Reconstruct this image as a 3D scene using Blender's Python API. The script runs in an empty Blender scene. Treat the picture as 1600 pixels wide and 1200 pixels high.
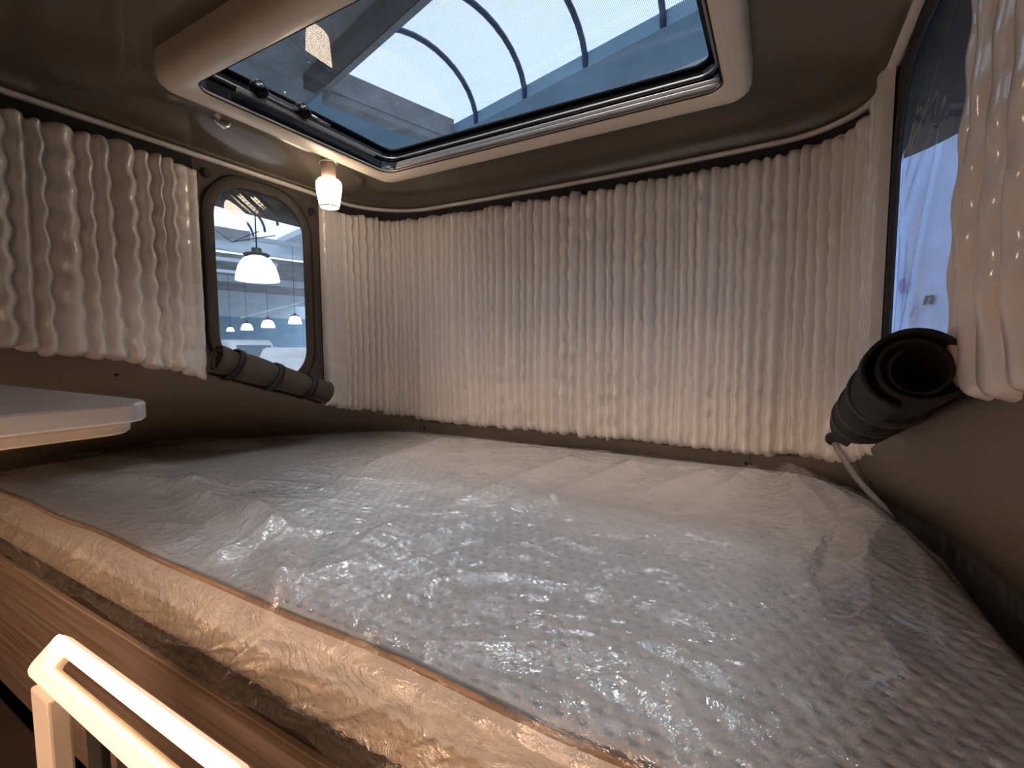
import bpy, bmesh, math, random
import numpy as np
from mathutils import Matrix, Vector

sc = bpy.context.scene
C = sc.collection
rng = np.random.default_rng(7)
random.seed(7)

# ------------------------------------------------------------------ camera
FPX, YAW, PITCH, ROLL = 733.0, math.radians(29.4), math.radians(4.34), math.radians(-0.2)
Fv = Vector((-math.sin(YAW)*math.cos(PITCH), math.cos(YAW)*math.cos(PITCH), -math.sin(PITCH)))
R0 = Vector((math.cos(YAW), math.sin(YAW), 0)); U0 = R0.cross(Fv)
Rv = R0*math.cos(ROLL) + U0*math.sin(ROLL); Uv = -R0*math.sin(ROLL) + U0*math.cos(ROLL)
cam = bpy.data.cameras.new('camera'); camo = bpy.data.objects.new('camera', cam); C.objects.link(camo)
cam.sensor_width = 36; cam.lens = FPX/1600*36; cam.clip_start = .02; cam.clip_end = 300
camo.matrix_world = Matrix(((Rv.x, Uv.x, -Fv.x, 0), (Rv.y, Uv.y, -Fv.y, 0), (Rv.z, Uv.z, -Fv.z, 0), (0, 0, 0, 1)))
sc.camera = camo

# ------------------------------------------------------------------ world, sun, exposure
w = bpy.data.worlds.new('world'); sc.world = w; w.use_nodes = True
bg = w.node_tree.nodes['Background']
bg.inputs[0].default_value = (.66, .80, 1.0, 1); bg.inputs[1].default_value = .87
sun = bpy.data.lights.new('sun', 'SUN'); sun.energy = .75; sun.angle = math.radians(9); sun.color = (.95, .98, 1)
suno = bpy.data.objects.new('sun', sun); C.objects.link(suno)
suno.rotation_euler = Vector((.19, -.26, -1.07)).to_track_quat('-Z', 'Y').to_euler()
sc.view_settings.view_transform = 'Standard'; sc.view_settings.look = 'None'
sc.view_settings.exposure = 0.92; sc.view_settings.gamma = 1.0; sc.view_settings.use_curve_mapping = False
sc.cycles.max_bounces = 6; sc.cycles.diffuse_bounces = 4; sc.cycles.glossy_bounces = 3; sc.cycles.transparent_max_bounces = 8
sc.cycles.caustics_reflective = False; sc.cycles.caustics_refractive = False

def portal(loc, normal, sx, sy):
    l = bpy.data.lights.new('window_portal', 'AREA'); l.shape = 'RECTANGLE'; l.size = sx; l.size_y = sy
    l.cycles.is_portal = True
    o = bpy.data.objects.new('window_portal', l); C.objects.link(o); o.location = loc
    o.rotation_euler = Vector(normal).to_track_quat('-Z', 'Y').to_euler()
portal((-.73, 1.06, .90), (0, 0, -1), 1.3, .95)
portal((-1.80, 1.12, .2), (1, 0, 0), .9, .5)
portal((.30, 1.05, .2), (-1, 0, 0), .9, .7)

# ------------------------------------------------------------------ helpers
def nt(m):
    m.use_nodes = True
    return m.node_tree.nodes, m.node_tree.links
def pmat(name, col, rough=.5, metal=0, var=.08, vscale=8, bump=0, bscale=60, coat=0, spec=.5, trans=0, emit=None, estr=0, stretch=None):
    m = bpy.data.materials.new(name); N, L = nt(m); b = N['Principled BSDF']
    b.inputs['Roughness'].default_value = rough; b.inputs['Metallic'].default_value = metal
    b.inputs['Coat Weight'].default_value = coat; b.inputs['Coat Roughness'].default_value = .08
    b.inputs['Specular IOR Level'].default_value = spec
    b.inputs['Transmission Weight'].default_value = trans
    tc = N.new('ShaderNodeTexCoord'); src = tc.outputs['Object']
    if stretch:
        mp = N.new('ShaderNodeMapping'); mp.inputs['Scale'].default_value = stretch; L.new(src, mp.inputs[0]); src = mp.outputs[0]
    n = N.new('ShaderNodeTexNoise'); n.inputs['Scale'].default_value = vscale; n.inputs['Detail'].default_value = 4
    L.new(src, n.inputs['Vector'])
    r = N.new('ShaderNodeValToRGB'); c = np.array(col)
    r.color_ramp.elements[0].color = (*np.clip(c*(1-var), 0, 1), 1); r.color_ramp.elements[1].color = (*np.clip(c*(1+var), 0, 1), 1)
    r.color_ramp.elements[0].position = .3; r.color_ramp.elements[1].position = .7
    L.new(n.outputs['Fac'], r.inputs[0]); L.new(r.outputs[0], b.inputs['Base Color'])
    if bump:
        n2 = N.new('ShaderNodeTexNoise'); n2.inputs['Scale'].default_value = bscale; n2.inputs['Detail'].default_value = 3
        L.new(src, n2.inputs['Vector'])
        bp = N.new('ShaderNodeBump'); bp.inputs['Strength'].default_value = bump; bp.inputs['Distance'].default_value = .01
        L.new(n2.outputs['Fac'], bp.inputs['Height']); L.new(bp.outputs[0], b.inputs['Normal'])
    if emit:
        b.inputs['Emission Color'].default_value = (*emit, 1); b.inputs['Emission Strength'].default_value = estr
    return m
def film_mat(name, tint=(.97, .98, 1), gloss=.10, haze=.05, rough=.06, bump=.0, bscale=30, ior=1.45, hazecol=(.8, .85, .9), fpow=4.5):
    m = bpy.data.materials.new(name); N, L = nt(m)
    for n in list(N):
        if n.type == 'BSDF_PRINCIPLED': N.remove(n)
    out = [n for n in N if n.type == 'OUTPUT_MATERIAL'][0]
    tr = N.new('ShaderNodeBsdfTransparent'); tr.inputs[0].default_value = (*tint, 1)
    df = N.new('ShaderNodeBsdfDiffuse'); df.inputs[0].default_value = (*hazecol, 1)
    tl = N.new('ShaderNodeBsdfTranslucent'); tl.inputs[0].default_value = (*hazecol, 1)
    gl = N.new('ShaderNodeBsdfGlossy'); gl.inputs['Roughness'].default_value = rough; gl.inputs[0].default_value = (1, 1, 1, 1)
    fr = N.new('ShaderNodeLayerWeight'); fr.inputs['Blend'].default_value = .5
    pw = N.new('ShaderNodeMath'); pw.operation = 'POWER'; pw.inputs[1].default_value = fpow; L.new(fr.outputs['Facing'], pw.inputs[0])
    ml = N.new('ShaderNodeMath'); ml.operation = 'MULTIPLY_ADD'; ml.inputs[1].default_value = .9-gloss; ml.inputs[2].default_value = gloss
    ml.use_clamp = True
    L.new(pw.outputs[0], ml.inputs[0])
    md = N.new('ShaderNodeMixShader'); md.inputs[0].default_value = .5; L.new(df.outputs[0], md.inputs[1]); L.new(tl.outputs[0], md.inputs[2])
    m1 = N.new('ShaderNodeMixShader'); m1.inputs[0].default_value = haze; L.new(tr.outputs[0], m1.inputs[1]); L.new(md.outputs[0], m1.inputs[2])
    m2 = N.new('ShaderNodeMixShader'); L.new(ml.outputs[0], m2.inputs[0]); L.new(m1.outputs[0], m2.inputs[1]); L.new(gl.outputs[0], m2.inputs[2])
    L.new(m2.outputs[0], out.inputs[0])
    if bump:
        tc = N.new('ShaderNodeTexCoord'); v = N.new('ShaderNodeTexNoise'); v.inputs['Scale'].default_value = bscale; v.inputs['Detail'].default_value = 5
        v.inputs['Roughness'].default_value = .62; v.inputs['Distortion'].default_value = .8
        L.new(tc.outputs['Object'], v.inputs['Vector'])
        ab = N.new('ShaderNodeMath'); ab.operation = 'SUBTRACT'; ab.inputs[1].default_value = .5; L.new(v.outputs['Fac'], ab.inputs[0])
        a2 = N.new('ShaderNodeMath'); a2.operation = 'ABSOLUTE'; L.new(ab.outputs[0], a2.inputs[0])
        bp = N.new('ShaderNodeBump'); bp.inputs['Strength'].default_value = bump; bp.inputs['Distance'].default_value = .03; bp.invert = True
        L.new(a2.outputs[0], bp.inputs['Height'])
        for q in (gl.inputs['Normal'], df.inputs['Normal'], fr.inputs['Normal']): L.new(bp.outputs[0], q)
    return m
def emat(name, col, strength):
    m = bpy.data.materials.new(name); N, L = nt(m); b = N['Principled BSDF']
    b.inputs['Base Color'].default_value = (.9, .88, .84, 1)
    b.inputs['Roughness'].default_value = .4
    b.inputs['Emission Color'].default_value = (*col, 1); b.inputs['Emission Strength'].default_value = strength
    return m

def setp(o, label=None, cat=None, group=None, kind=None):
    if label: o['label'] = label
    if cat: o['category'] = cat
    if group: o['group'] = group
    if kind: o['kind'] = kind
    return o
def link(name, me, mat=None, parent=None, smooth=False):
    o = bpy.data.objects.new(name, me); C.objects.link(o)
    if mat: me.materials.append(mat)
    if smooth:
        me.polygons.foreach_set('use_smooth', [True]*len(me.polygons))
    if parent: o.parent = parent
    return o
def mesh(name, V, Fc, mat=None, parent=None, smooth=False):
    me = bpy.data.meshes.new(name)
    me.from_pydata([tuple(map(float, v)) for v in V], [], [tuple(int(i) for i in f) for f in Fc]); me.update()
    return link(name, me, mat, parent, smooth)
def empty(name, loc=(0, 0, 0)):
    o = bpy.data.objects.new(name, None); C.objects.link(o); o.empty_display_size = .05
    o.location = loc
    return o
def adopt(o, p):
    o.parent = p; o.matrix_parent_inverse = Matrix.Translation(-Vector(p.location))
    return o
def grid_faces(nu, nv, close_u=False):
    F = []
    for i in range(nu - (0 if close_u else 1)):
        a = i*nv; b = ((i+1) % nu)*nv
        for j in range(nv-1): F.append((a+j, b+j, b+j+1, a+j+1))
    return F
def gridmesh(name, P, mat=None, parent=None, smooth=True, close_u=False):
    nu, nv = P.shape[:2]
    i = np.arange(nu if close_u else nu-1); j = np.arange(nv-1)
    I, J = np.meshgrid(i, j, indexing='ij'); I2 = (I+1) % nu
    Fq = np.stack([I*nv+J, I2*nv+J, I2*nv+J+1, I*nv+J+1], -1).reshape(-1, 4)
    me = bpy.data.meshes.new(name)
    me.vertices.add(nu*nv); me.vertices.foreach_set('co', P.reshape(-1).astype(np.float32))
    me.loops.add(Fq.size); me.loops.foreach_set('vertex_index', Fq.reshape(-1).astype(np.int32))
    me.polygons.add(len(Fq)); me.polygons.foreach_set('loop_start', np.arange(0, Fq.size, 4, dtype=np.int32))
    me.polygons.foreach_set('loop_total', np.full(len(Fq), 4, dtype=np.int32))
    me.update(calc_edges=True); me.validate()
    return link(name, me, mat, parent, smooth)
def tube(name, pts, r, mat, parent=None, n=10, closed=False, caps=True, rad=None):
    pts = [Vector(p) for p in pts]; V = []; Fc = []; m = len(pts)
    up = None
    for i, p in enumerate(pts):
        if closed: t = (pts[(i+1) % m]-pts[i-1]).normalized()
        else: t = (pts[min(i+1, m-1)]-pts[max(i-1, 0)]).normalized()
        if up is None:
            a = Vector((0, 0, 1)) if abs(t.z) < .9 else Vector((1, 0, 0)); up = (a - t*a.dot(t)).normalized()
        else: up = (up - t*up.dot(t)).normalized()
        s = t.cross(up); rr = rad[i] if rad is not None else r
        for k in range(n):
            q = 2*math.pi*k/n; V.append(p + (up*math.cos(q)+s*math.sin(q))*rr)
    for i in range(m if closed else m-1):
        a = i*n; b = ((i+1) % m)*n
        for k in range(n): Fc.append((a+k, a+(k+1) % n, b+(k+1) % n, b+k))
    if caps and not closed:
        Fc.append(tuple(range(n-1, -1, -1))); Fc.append(tuple((m-1)*n+k for k in range(n)))
    return mesh(name, V, Fc, mat, parent, True)
def box(name, lo, hi, mat, parent=None, bev=.0, seg=2):
    bm = bmesh.new(); bmesh.ops.create_cube(bm, size=1)
    lo = np.array(lo); hi = np.array(hi); c = (lo+hi)/2; s = hi-lo
    for v in bm.verts: v.co = Vector(c + np.array(v.co)*s)
    if bev: bmesh.ops.bevel(bm, geom=bm.edges[:], offset=bev, segments=seg, profile=.5, affect='EDGES')
    me = bpy.data.meshes.new(name); bm.to_mesh(me); bm.free()
    return link(name, me, mat, parent, False)
def lathe(name, prof, mat, parent=None, n=24, origin=(0, 0, 0), axis=None):
    V = []; Fc = []; m = len(prof); o = Vector(origin)
    q = Vector((0, 0, 1)).rotation_difference(Vector(axis).normalized()) if axis else None
    for k in range(n):
        a = 2*math.pi*k/n
        for r, z in prof:
            v = Vector((r*math.cos(a), r*math.sin(a), z))
            if q: v = q @ v
            V.append(o+v)
    for k in range(n):
        a = k*m; b = ((k+1) % n)*m
        for j in range(m-1): Fc.append((a+j, b+j, b+j+1, a+j+1))
    return mesh(name, V, Fc, mat, parent, True)
def rrect(x0, x1, y0, y1, r, n=10):
    P = []
    for cx, cy, a0 in ((x1-r, y1-r, 0), (x0+r, y1-r, 90), (x0+r, y0+r, 180), (x1-r, y0+r, 270)):
        for k in range(n+1):
            a = math.radians(a0+90*k/n); P.append((cx+r*math.cos(a), cy+r*math.sin(a)))
    return np.array(P)
def loft(name, loops, mat, parent=None, smooth=True, close_ring=False):
    # loops: list of (M,3) arrays
    P = np.stack(loops, 1)  # M x K x 3
    if close_ring: P = np.concatenate([P, P[:, :1]], 1)
    return gridmesh(name, P, mat, parent, smooth, close_u=True)
def z3(P, z): return np.c_[P, np.full(len(P), z)]
def autosmooth(o, ang=40):
    me = o.data
    bm = bmesh.new(); bm.from_mesh(me)
    for e in bm.edges:
        if len(e.link_faces) == 2 and e.calc_face_angle(0) > math.radians(ang): e.smooth = False
        else: e.smooth = True
    for f in bm.faces: f.smooth = True
    bm.to_mesh(me); bm.free()
    return o
# value noise
def vnoise(x, y, seed=0):
    r = np.random.default_rng(seed); T = r.random((256, 256))
    xi = np.floor(x).astype(int); yi = np.floor(y).astype(int); fx = x-xi; fy = y-yi
    fx = fx*fx*fx*(fx*(fx*6-15)+10); fy = fy*fy*fy*(fy*(fy*6-15)+10)
    g = lambda a, b: T[a % 256, b % 256]
    return (g(xi, yi)*(1-fx)+g(xi+1, yi)*fx)*(1-fy)+(g(xi, yi+1)*(1-fx)+g(xi+1, yi+1)*fx)*fy
def ridged(x, y, seed=0, octs=4):
    s = 0; a = 1; f = 1
    for k in range(octs):
        s = s + a*(1-np.abs(2*vnoise(x*f+17*k, y*f+5*k, seed+k)-1)); a *= .55; f *= 2.03
    return s
def smoothstep(a, b, x):
    t = np.clip((x-a)/(b-a), 0, 1); return t*t*(3-2*t)

# ------------------------------------------------------------------ materials
M = {}
M['quilt'] = pmat('quilted_white', (.86, .80, .74), .30, var=.03, vscale=5, bump=.16, bscale=70, coat=1.0)
M['canvas'] = pmat('tent_canvas', (.085, .068, .055), .75, var=.12, vscale=20, bump=.3, bscale=220)
M['canvas_dark'] = pmat('tent_canvas_dark', (.028, .025, .024), .8, var=.15, vscale=20, bump=.3, bscale=220)
M['flap_black'] = pmat('flap_black', (.013, .012, .012), .8, var=.15, vscale=20, bump=.3, bscale=220)
M['liner'] = pmat('roof_liner', (.13, .107, .080), .2, var=.03, vscale=3, coat=.6)
M['cream'] = pmat('cream_plastic', (.82, .72, .59), .38, var=.03, vscale=4)
M['lip'] = pmat('lip_white', (.82, .77, .71), .4, var=.03)
M['shell'] = pmat('shell_beige', (.19, .155, .12), .55, var=.05, vscale=4, bump=.1, bscale=150)
M['black'] = pmat('black_gloss', (.006, .006, .007), .24, var=.1, spec=.25)
M['blackm'] = pmat('black_matt', (.012, .011, .011), .6, var=.2)
M['rail'] = pmat('grey_rail', (.34, .34, .34), .35, metal=.4, var=.05)
M['silver'] = pmat('silver', (.55, .55, .56), .25, metal=1, var=.05)
M['chrome'] = pmat('chrome', (.75, .75, .76), .1, metal=1, var=.04)
M['white'] = pmat('white_laminate', (.88, .92, .96), .25, var=.02)
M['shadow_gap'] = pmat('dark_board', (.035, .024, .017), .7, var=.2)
M['brown_glass'] = pmat('smoked_neck', (.30, .22, .17), .3, var=.1)
M['bulb'] = emat('lamp_glass', (1.0, .80, .61), 7.5)
M['led'] = emat('led_diffuser', (1.0, .62, .38), .5)
M['ledbar'] = emat('led_bar', (1.0, .64, .40), 4.2)
M['ledbody'] = pmat('lamp_body', (.78, .70, .60), .4, var=.03)
M['piping'] = pmat('tan_piping', (.40, .27, .18), .6, var=.1, vscale=40)
M['hose'] = pmat('grey_hose', (.32, .30, .29), .45, var=.05)
M['pane'] = film_mat('clear_pvc', gloss=.07, haze=.04, rough=.03)
M['acrylic'] = film_mat('skylight_acrylic', tint=(.93, .97, 1.0), gloss=.06, haze=.0, rough=.01)
M['film'] = film_mat('plastic_film', gloss=.14, haze=.07, rough=.055, fpow=3.0, bump=.5, bscale=18, hazecol=(.88, .88, .88))

def wood_mat():
    m = bpy.data.materials.new('wood_veneer'); N, L = nt(m); b = N['Principled BSDF']; b.inputs['Roughness'].default_value = .45
    tc = N.new('ShaderNodeTexCoord'); mp = N.new('ShaderNodeMapping'); mp.inputs['Scale'].default_value = (1.2, 10, 60)
    L.new(tc.outputs['Object'], mp.inputs[0])
    n = N.new('ShaderNodeTexNoise'); n.inputs['Scale'].default_value = 1.6; n.inputs['Detail'].default_value = 6; n.inputs['Distortion'].default_value = .4
    L.new(mp.outputs[0], n.inputs['Vector'])
    r = N.new('ShaderNodeValToRGB'); e = r.color_ramp.elements
    e[0].position = .32; e[0].color = (.13, .090, .068, 1); e[1].position = .72; e[1].color = (.31, .225, .175, 1)
    L.new(n.outputs['Fac'], r.inputs[0]); L.new(r.outputs[0], b.inputs['Base Color'])
    bp = N.new('ShaderNodeBump'); bp.inputs['Strength'].default_value = .15; bp.inputs['Distance'].default_value = .003
    L.new(n.outputs['Fac'], bp.inputs['Height']); L.new(bp.outputs[0], b.inputs['Normal'])
    return m
M['wood'] = wood_mat()
def knit_mat():
    m = pmat('mattress_knit', (.84, .81, .78), .8, var=.03, vscale=14, bump=.25, bscale=420)
    return m
M['knit'] = knit_mat()
M['band'] = pmat('mattress_side_band', (.62, .53, .42), .8, var=.05, vscale=14, bump=.25, bscale=420)
def screen_mat():
    m = bpy.data.materials.new('insect_mesh'); N, L = nt(m)
    for n in list(N):
        if n.type == 'BSDF_PRINCIPLED': N.remove(n)
    out = [n for n in N if n.type == 'OUTPUT_MATERIAL'][0]
    tc = N.new('ShaderNodeTexCoord'); facs = []
    for d in ('X', 'Y'):
        wv = N.new('ShaderNodeTexWave'); wv.bands_direction = d; wv.inputs['Scale'].default_value = 78
        L.new(tc.outputs['Object'], wv.inputs['Vector'])
        g = N.new('ShaderNodeMath'); g.operation = 'GREATER_THAN'; g.inputs[1].default_value = .84; L.new(wv.outputs['Fac'], g.inputs[0]); facs.append(g)
    mx = N.new('ShaderNodeMath'); mx.operation = 'MAXIMUM'; L.new(facs[0].outputs[0], mx.inputs[0]); L.new(facs[1].outputs[0], mx.inputs[1])
    sc_ = N.new('ShaderNodeMath'); sc_.operation = 'MULTIPLY'; sc_.inputs[1].default_value = .55; L.new(mx.outputs[0], sc_.inputs[0])
    tr = N.new('ShaderNodeBsdfTransparent'); df = N.new('ShaderNodeBsdfDiffuse'); df.inputs[0].default_value = (.10, .11, .12, 1)
    mi = N.new('ShaderNodeMixShader'); L.new(sc_.outputs[0], mi.inputs[0]); L.new(tr.outputs[0], mi.inputs[1]); L.new(df.outputs[0], mi.inputs[2])
    L.new(mi.outputs[0], out.inputs[0])
    return m
M['screen'] = screen_mat()

# ------------------------------------------------------------------ plan of the tent
XL, XR, YF = -1.72, .22, -1.2
def plan_poly():
    P = [(XL, y) for y in np.linspace(YF, 1.47, 120)]
    P += [(-1.42+.30*math.cos(a), 1.47+.30*math.sin(a)) for a in np.linspace(math.pi, math.pi/2, 30)[1:]]
    for x in np.linspace(-1.42, -.03, 70)[1:]:
        P.append((x, 1.77+.02*(1-((x+.725)/.695)**2)))
    P += [(-.03+.25*math.cos(a), 1.52+.25*math.sin(a)) for a in np.linspace(math.pi/2, 0, 26)[1:]]
    P += [(XR, y) for y in np.linspace(1.52, YF, 122)[1:]]
    return np.array(P)
PL = plan_poly()
_seg = np.r_[0, np.cumsum(np.linalg.norm(np.diff(PL, axis=0), axis=1))]
_tan = np.gradient(PL, _seg, axis=0); _tan /= np.linalg.norm(_tan, axis=1)[:, None]
_nor = np.c_[_tan[:, 1], -_tan[:, 0]]      # inward
def plan(s):
    return np.c_[np.interp(s, _seg, PL[:, 0]), np.interp(s, _seg, PL[:, 1])]
def nrm(s):
    n = np.c_[np.interp(s, _seg, _nor[:, 0]), np.interp(s, _seg, _nor[:, 1])]
    return n/np.linalg.norm(n, axis=1)[:, None]
def sL(y): return y-YF                      # s of a point on the left wall
STOT = _seg[-1]
def sR(y): return STOT-(y-YF)               # s of a point on the right wall
S1, S2 = sL(1.47), sR(1.52)
_zb = np.array([(sL(-1.2), .06), (sL(0), .05), (sL(.4), .003), (sL(.556), -.018), (sL(.65), -.04), (sL(.86), -.088), (sL(1.1), -.16), (sL(1.36), -.25),
                (S1+.2, -.315), (S1+.47, -.36), ((S1+S2)/2, -.36), (S2-.4, -.368), (S2-.1, -.34), (sR(1.5), -.29), (sR(1.275), -.218), (sR(1.03), -.15),
                (sR(.8), -.086), (sR(.66), -.06), (sR(.4), -.04), (sR(-1.2), .05)])
def zbot(s): return np.interp(s, _zb[:, 0], _zb[:, 1])
LIP = .64
def wall_pts(s, off, z):
    p = plan(s); n = nrm(s)
    return np.c_[p+n*np.asarray(off).reshape(-1, 1), z]

# ------------------------------------------------------------------ shell: floor, walls, ceiling
FLOOR = -1.62
def shell_poly(n=400):
    K = np.array([(-2.33, YF), (-2.33, .95), (-2.22, 1.18), (-2.06, 1.38), (-1.86, 1.60), (-1.70, 1.715), (-1.45, 1.775), (-.7, 1.80), (-.05, 1.78),
                  (.14, 1.745), (.27, 1.63), (.335, 1.45), (.375, 1.20), (.395, .87), (.405, .4), (.405, YF)])
    d = np.r_[0, np.cumsum(np.linalg.norm(np.diff(K, axis=0), axis=1))]
    return K, d
_K, _d = shell_poly()
_smap = np.array([sL(YF), sL(.95), sL(1.18), sL(1.38), S1+.10, S1+.28, S1+.45, (S1+S2)/2, S2-.42, S2-.26, S2-.08, sR(1.42), sR(1.19), sR(.87), sR(.4), sR(YF)])
def shellp(s): return np.c_[np.interp(s, _smap, _K[:, 0]), np.interp(s, _smap, _K[:, 1])]

fl = box('floor', (-2.5, YF-.05, FLOOR-.05), (.5, 1.9, FLOOR), M['wood']); setp(fl, kind='structure')

def strip_wall(name, s0, s1, mat, ztop=LIP+.02, zextra=-.004, n=None):
    n = n or max(4, int((s1-s0)/.03)); s = np.linspace(s0, s1, n); V = []
    zs = np.linspace(0, 1, 12)
    P = np.zeros((n, 12, 3))
    for j, t in enumerate(zs):
        zb = zbot(s)-zextra
        P[:, j] = wall_pts(s, np.full(n, -.004), zb+(ztop-zb)*t)
    return gridmesh(name, P, mat)
LW0, LW1 = .885, 1.385          # left window panel along Y
RW0, RW1 = .80, 1.43            # right window panel along Y
setp(strip_wall('wall_left', sL(YF), sL(LW0), M['canvas_dark']), kind='structure')
setp(strip_wall('wall_back', sL(LW1), sR(RW1), M['canvas_dark']), kind='structure')
setp(strip_wall('wall_right', sR(RW0), sR(YF), M['canvas_dark']), kind='structure')
wf = mesh('wall_front', [(-2.4, YF, FLOOR), (.45, YF, FLOOR), (.45, YF, .9), (-2.4, YF, .9)], [(0, 1, 2, 3)], M['cream']); setp(wf, kind='structure')

# lower body below the shell rim
for nm_, a_, b_ in (('wall_body_left', sL(YF), sL(1.0)), ('wall_body_left_corner', sL(1.0), S1+.28), ('wall_body_back', S1+.28, S2-.26), ('wall_body_right', S2-.26, sR(YF))):
    n = 90; s = np.linspace(a_, b_, n); sp = shellp(s)
    P = np.stack([z3(sp, -.43), z3(sp, -.62), z3(sp, FLOOR)], 1)
    setp(gridmesh(nm_, P, M['shell']), kind='structure')

# trim panels between canvas and shell
def trim(name, s0, s1):
    n = max(6, int((s1-s0)/.02)); s = np.linspace(s0, s1, n)
    a = plan(s)+nrm(s)*.012; b = shellp(s); zb = zbot(s)
    prof = [(-.06, .012), (0.0, .012), (.012, .006), (.18, -.004), (.24, -.010), (.55, -.006), (.85, -.003), (1.0, 0)]
    P = np.zeros((n, len(prof)+1, 3))
    for j, (t, dz) in enumerate(prof):
        tt = max(t, 0); xy = a*(1-tt)+b*tt
        z = (zb+.004)*(1-tt)+(-.43)*tt+dz*1.6*np.minimum(1, np.linalg.norm(b-a, axis=1)/.2)
        if t < 0: xy = plan(s)-nrm(s)*.01; z = zb+.012
        P[:, j] = np.c_[xy, z]
    P[:, -1] = z3(b, -.47)
    o = gridmesh(name, P, M['shell']); setp(o, kind='structure'); return o
def screw(s, t, par, r=.0065):
    a = plan(np.array([s]))[0]+nrm(np.array([s]))[0]*.012; b = shellp(np.array([s]))[0]; zb = zbot(s)
    p = a*(1-t)+b*t; z = (zb+.004)*(1-t)-.43*t+.002
    nn = nrm(np.array([s]))[0]; d = b-a; L_ = np.linalg.norm(d)
    ax = Vector((nn[0]*.43, nn[1]*.43, max(.05, L_)))
    ax = Vector((nn[0], nn[1], .5*min(1, L_/.2)))
    lathe('screw', [(0, .004), (r*.8, .004), (r, .002), (r, -.004)], M['blackm'], par, 12, (p[0], p[1], z), ax)
TS = [sL(YF), S1+.16, S1+.40, S2-.43, S2-.06, sR(YF)]
TR = []
for k in range(5):
    TR.append(trim('trim_%d' % (k+1), TS[k], TS[k+1]))
    if k:   # dark joint line between neighbouring panels
        q = np.array([v.co for v in TR[k].data.vertices][1:9]); tube('joint', q+np.array((0, 0, .0006)), .0016, M['blackm'], TR[k], 6)
screw(sL(.66), .10, TR[0]); screw(S1+.145, .25, TR[0]); screw(S1+.42, .45, TR[2]); screw(S2-.445, .5, TR[2]); screw(S2-.045, .45, TR[4])

# ------------------------------------------------------------------ ceiling liner with skylight opening
SKC = np.array([-.725, 1.03])
FO = (-1.41, -.075, .62, 1.475)     # cream surround outer rectangle
NA = 360
def angle_loop(poly):
    P = np.vstack([poly, poly[:1]]); out = []
    for k in range(NA):
        a = 2*math.pi*k/NA; d = np.array((math.cos(a), math.sin(a))); best = None
        A = P[:-1]-SKC; B = P[1:]-SKC; E_ = B-A
        den = d[0]*E_[:, 1]-d[1]*E_[:, 0]; den = np.where(np.abs(den) < 1e-12, 1e-12, den)
        t = (A[:, 0]*E_[:, 1]-A[:, 1]*E_[:, 0])/den; u = (A[:, 0]*d[1]-A[:, 1]*d[0])/den
        ok = (t > 0) & (u >= -1e-6) & (u <= 1+1e-6)
        out.append(SKC+d*t[ok].max())
    return np.array(out)
outer = angle_loop(PL)
tanv = np.roll(outer, -1, 0)-np.roll(outer, 1, 0); tanv /= np.linalg.norm(tanv, axis=1)[:, None]
inn = np.c_[-tanv[:, 1], tanv[:, 0]]
# moulded band is wider around the left window than elsewhere
yy = outer[:, 1]; leftm = (outer[:, 0] < -1.3)
bw = np.where(leftm, .035+.17*smoothstep(.52, .82, yy)*(1-smoothstep(1.25, 1.72, yy)*.8), .035)
for _ in range(12): bw = (np.roll(bw, 1)+bw+np.roll(bw, -1))/3
frame_in = angle_loop(rrect(FO[0]+.03, FO[1]-.03, FO[2]+.03, FO[3]-.03, .07, 12))
loops = [z3(outer-inn*.01, LIP+.012), np.c_[outer+inn*.004, np.full(NA, LIP+.016)],
         np.c_[outer+inn*(bw*.55)[:, None], np.full(NA, LIP+.034)], np.c_[outer+inn*bw[:, None], np.full(NA, LIP+.05)],
         np.c_[outer+inn*(bw+.012)[:, None], np.full(NA, LIP+.055)], np.c_[outer+inn*(bw+.03)[:, None], np.full(NA, LIP+.058)]]
last = outer+inn*(bw+.03)[:, None]
for t, z in ((.10, .708), (.25, .724), (.45, .733), (.7, .736), (1, .737)):
    loops.append(np.c_[last*(1-t)+frame_in*t, np.full(NA, z)])
ce = loft('ceiling', loops, M['liner']); setp(ce, kind='structure')
# pale rim along the top of the canvas
lipl = [z3(outer+inn*.004, LIP+.002), z3(outer+inn*.018, LIP+.003), z3(outer+inn*.020, LIP+.006), z3(outer+inn*.019, LIP+.012), z3(outer+inn*.014, LIP+.016), z3(outer-inn*.004, LIP+.017), z3(outer-inn*.004, LIP+.002)]
setp(loft('trim_6', lipl, M['lip'], close_ring=True), kind='structure')
# outer roof skin, overhanging the canvas
ol = [z3(outer-inn*.006, .66), z3(outer-inn*.02, .655), z3(outer-inn*.10, .585), z3(outer-inn*.20, .555), z3(outer-inn*.22, .57), z3(outer-inn*.21, .70), z3(outer-inn*.12, .80)]
fo2 = angle_loop(rrect(FO[0]-.10, FO[1]+.10, FO[2]-.10, FO[3]+.13, .07, 12))
for t, z in ((.35, .85), (1, .86)): ol.append(np.c_[(outer-inn*.12)*(1-t)+fo2*t, np.full(NA, z)])
setp(loft('roof_shell', ol, M['blackm']), kind='structure')

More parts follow.
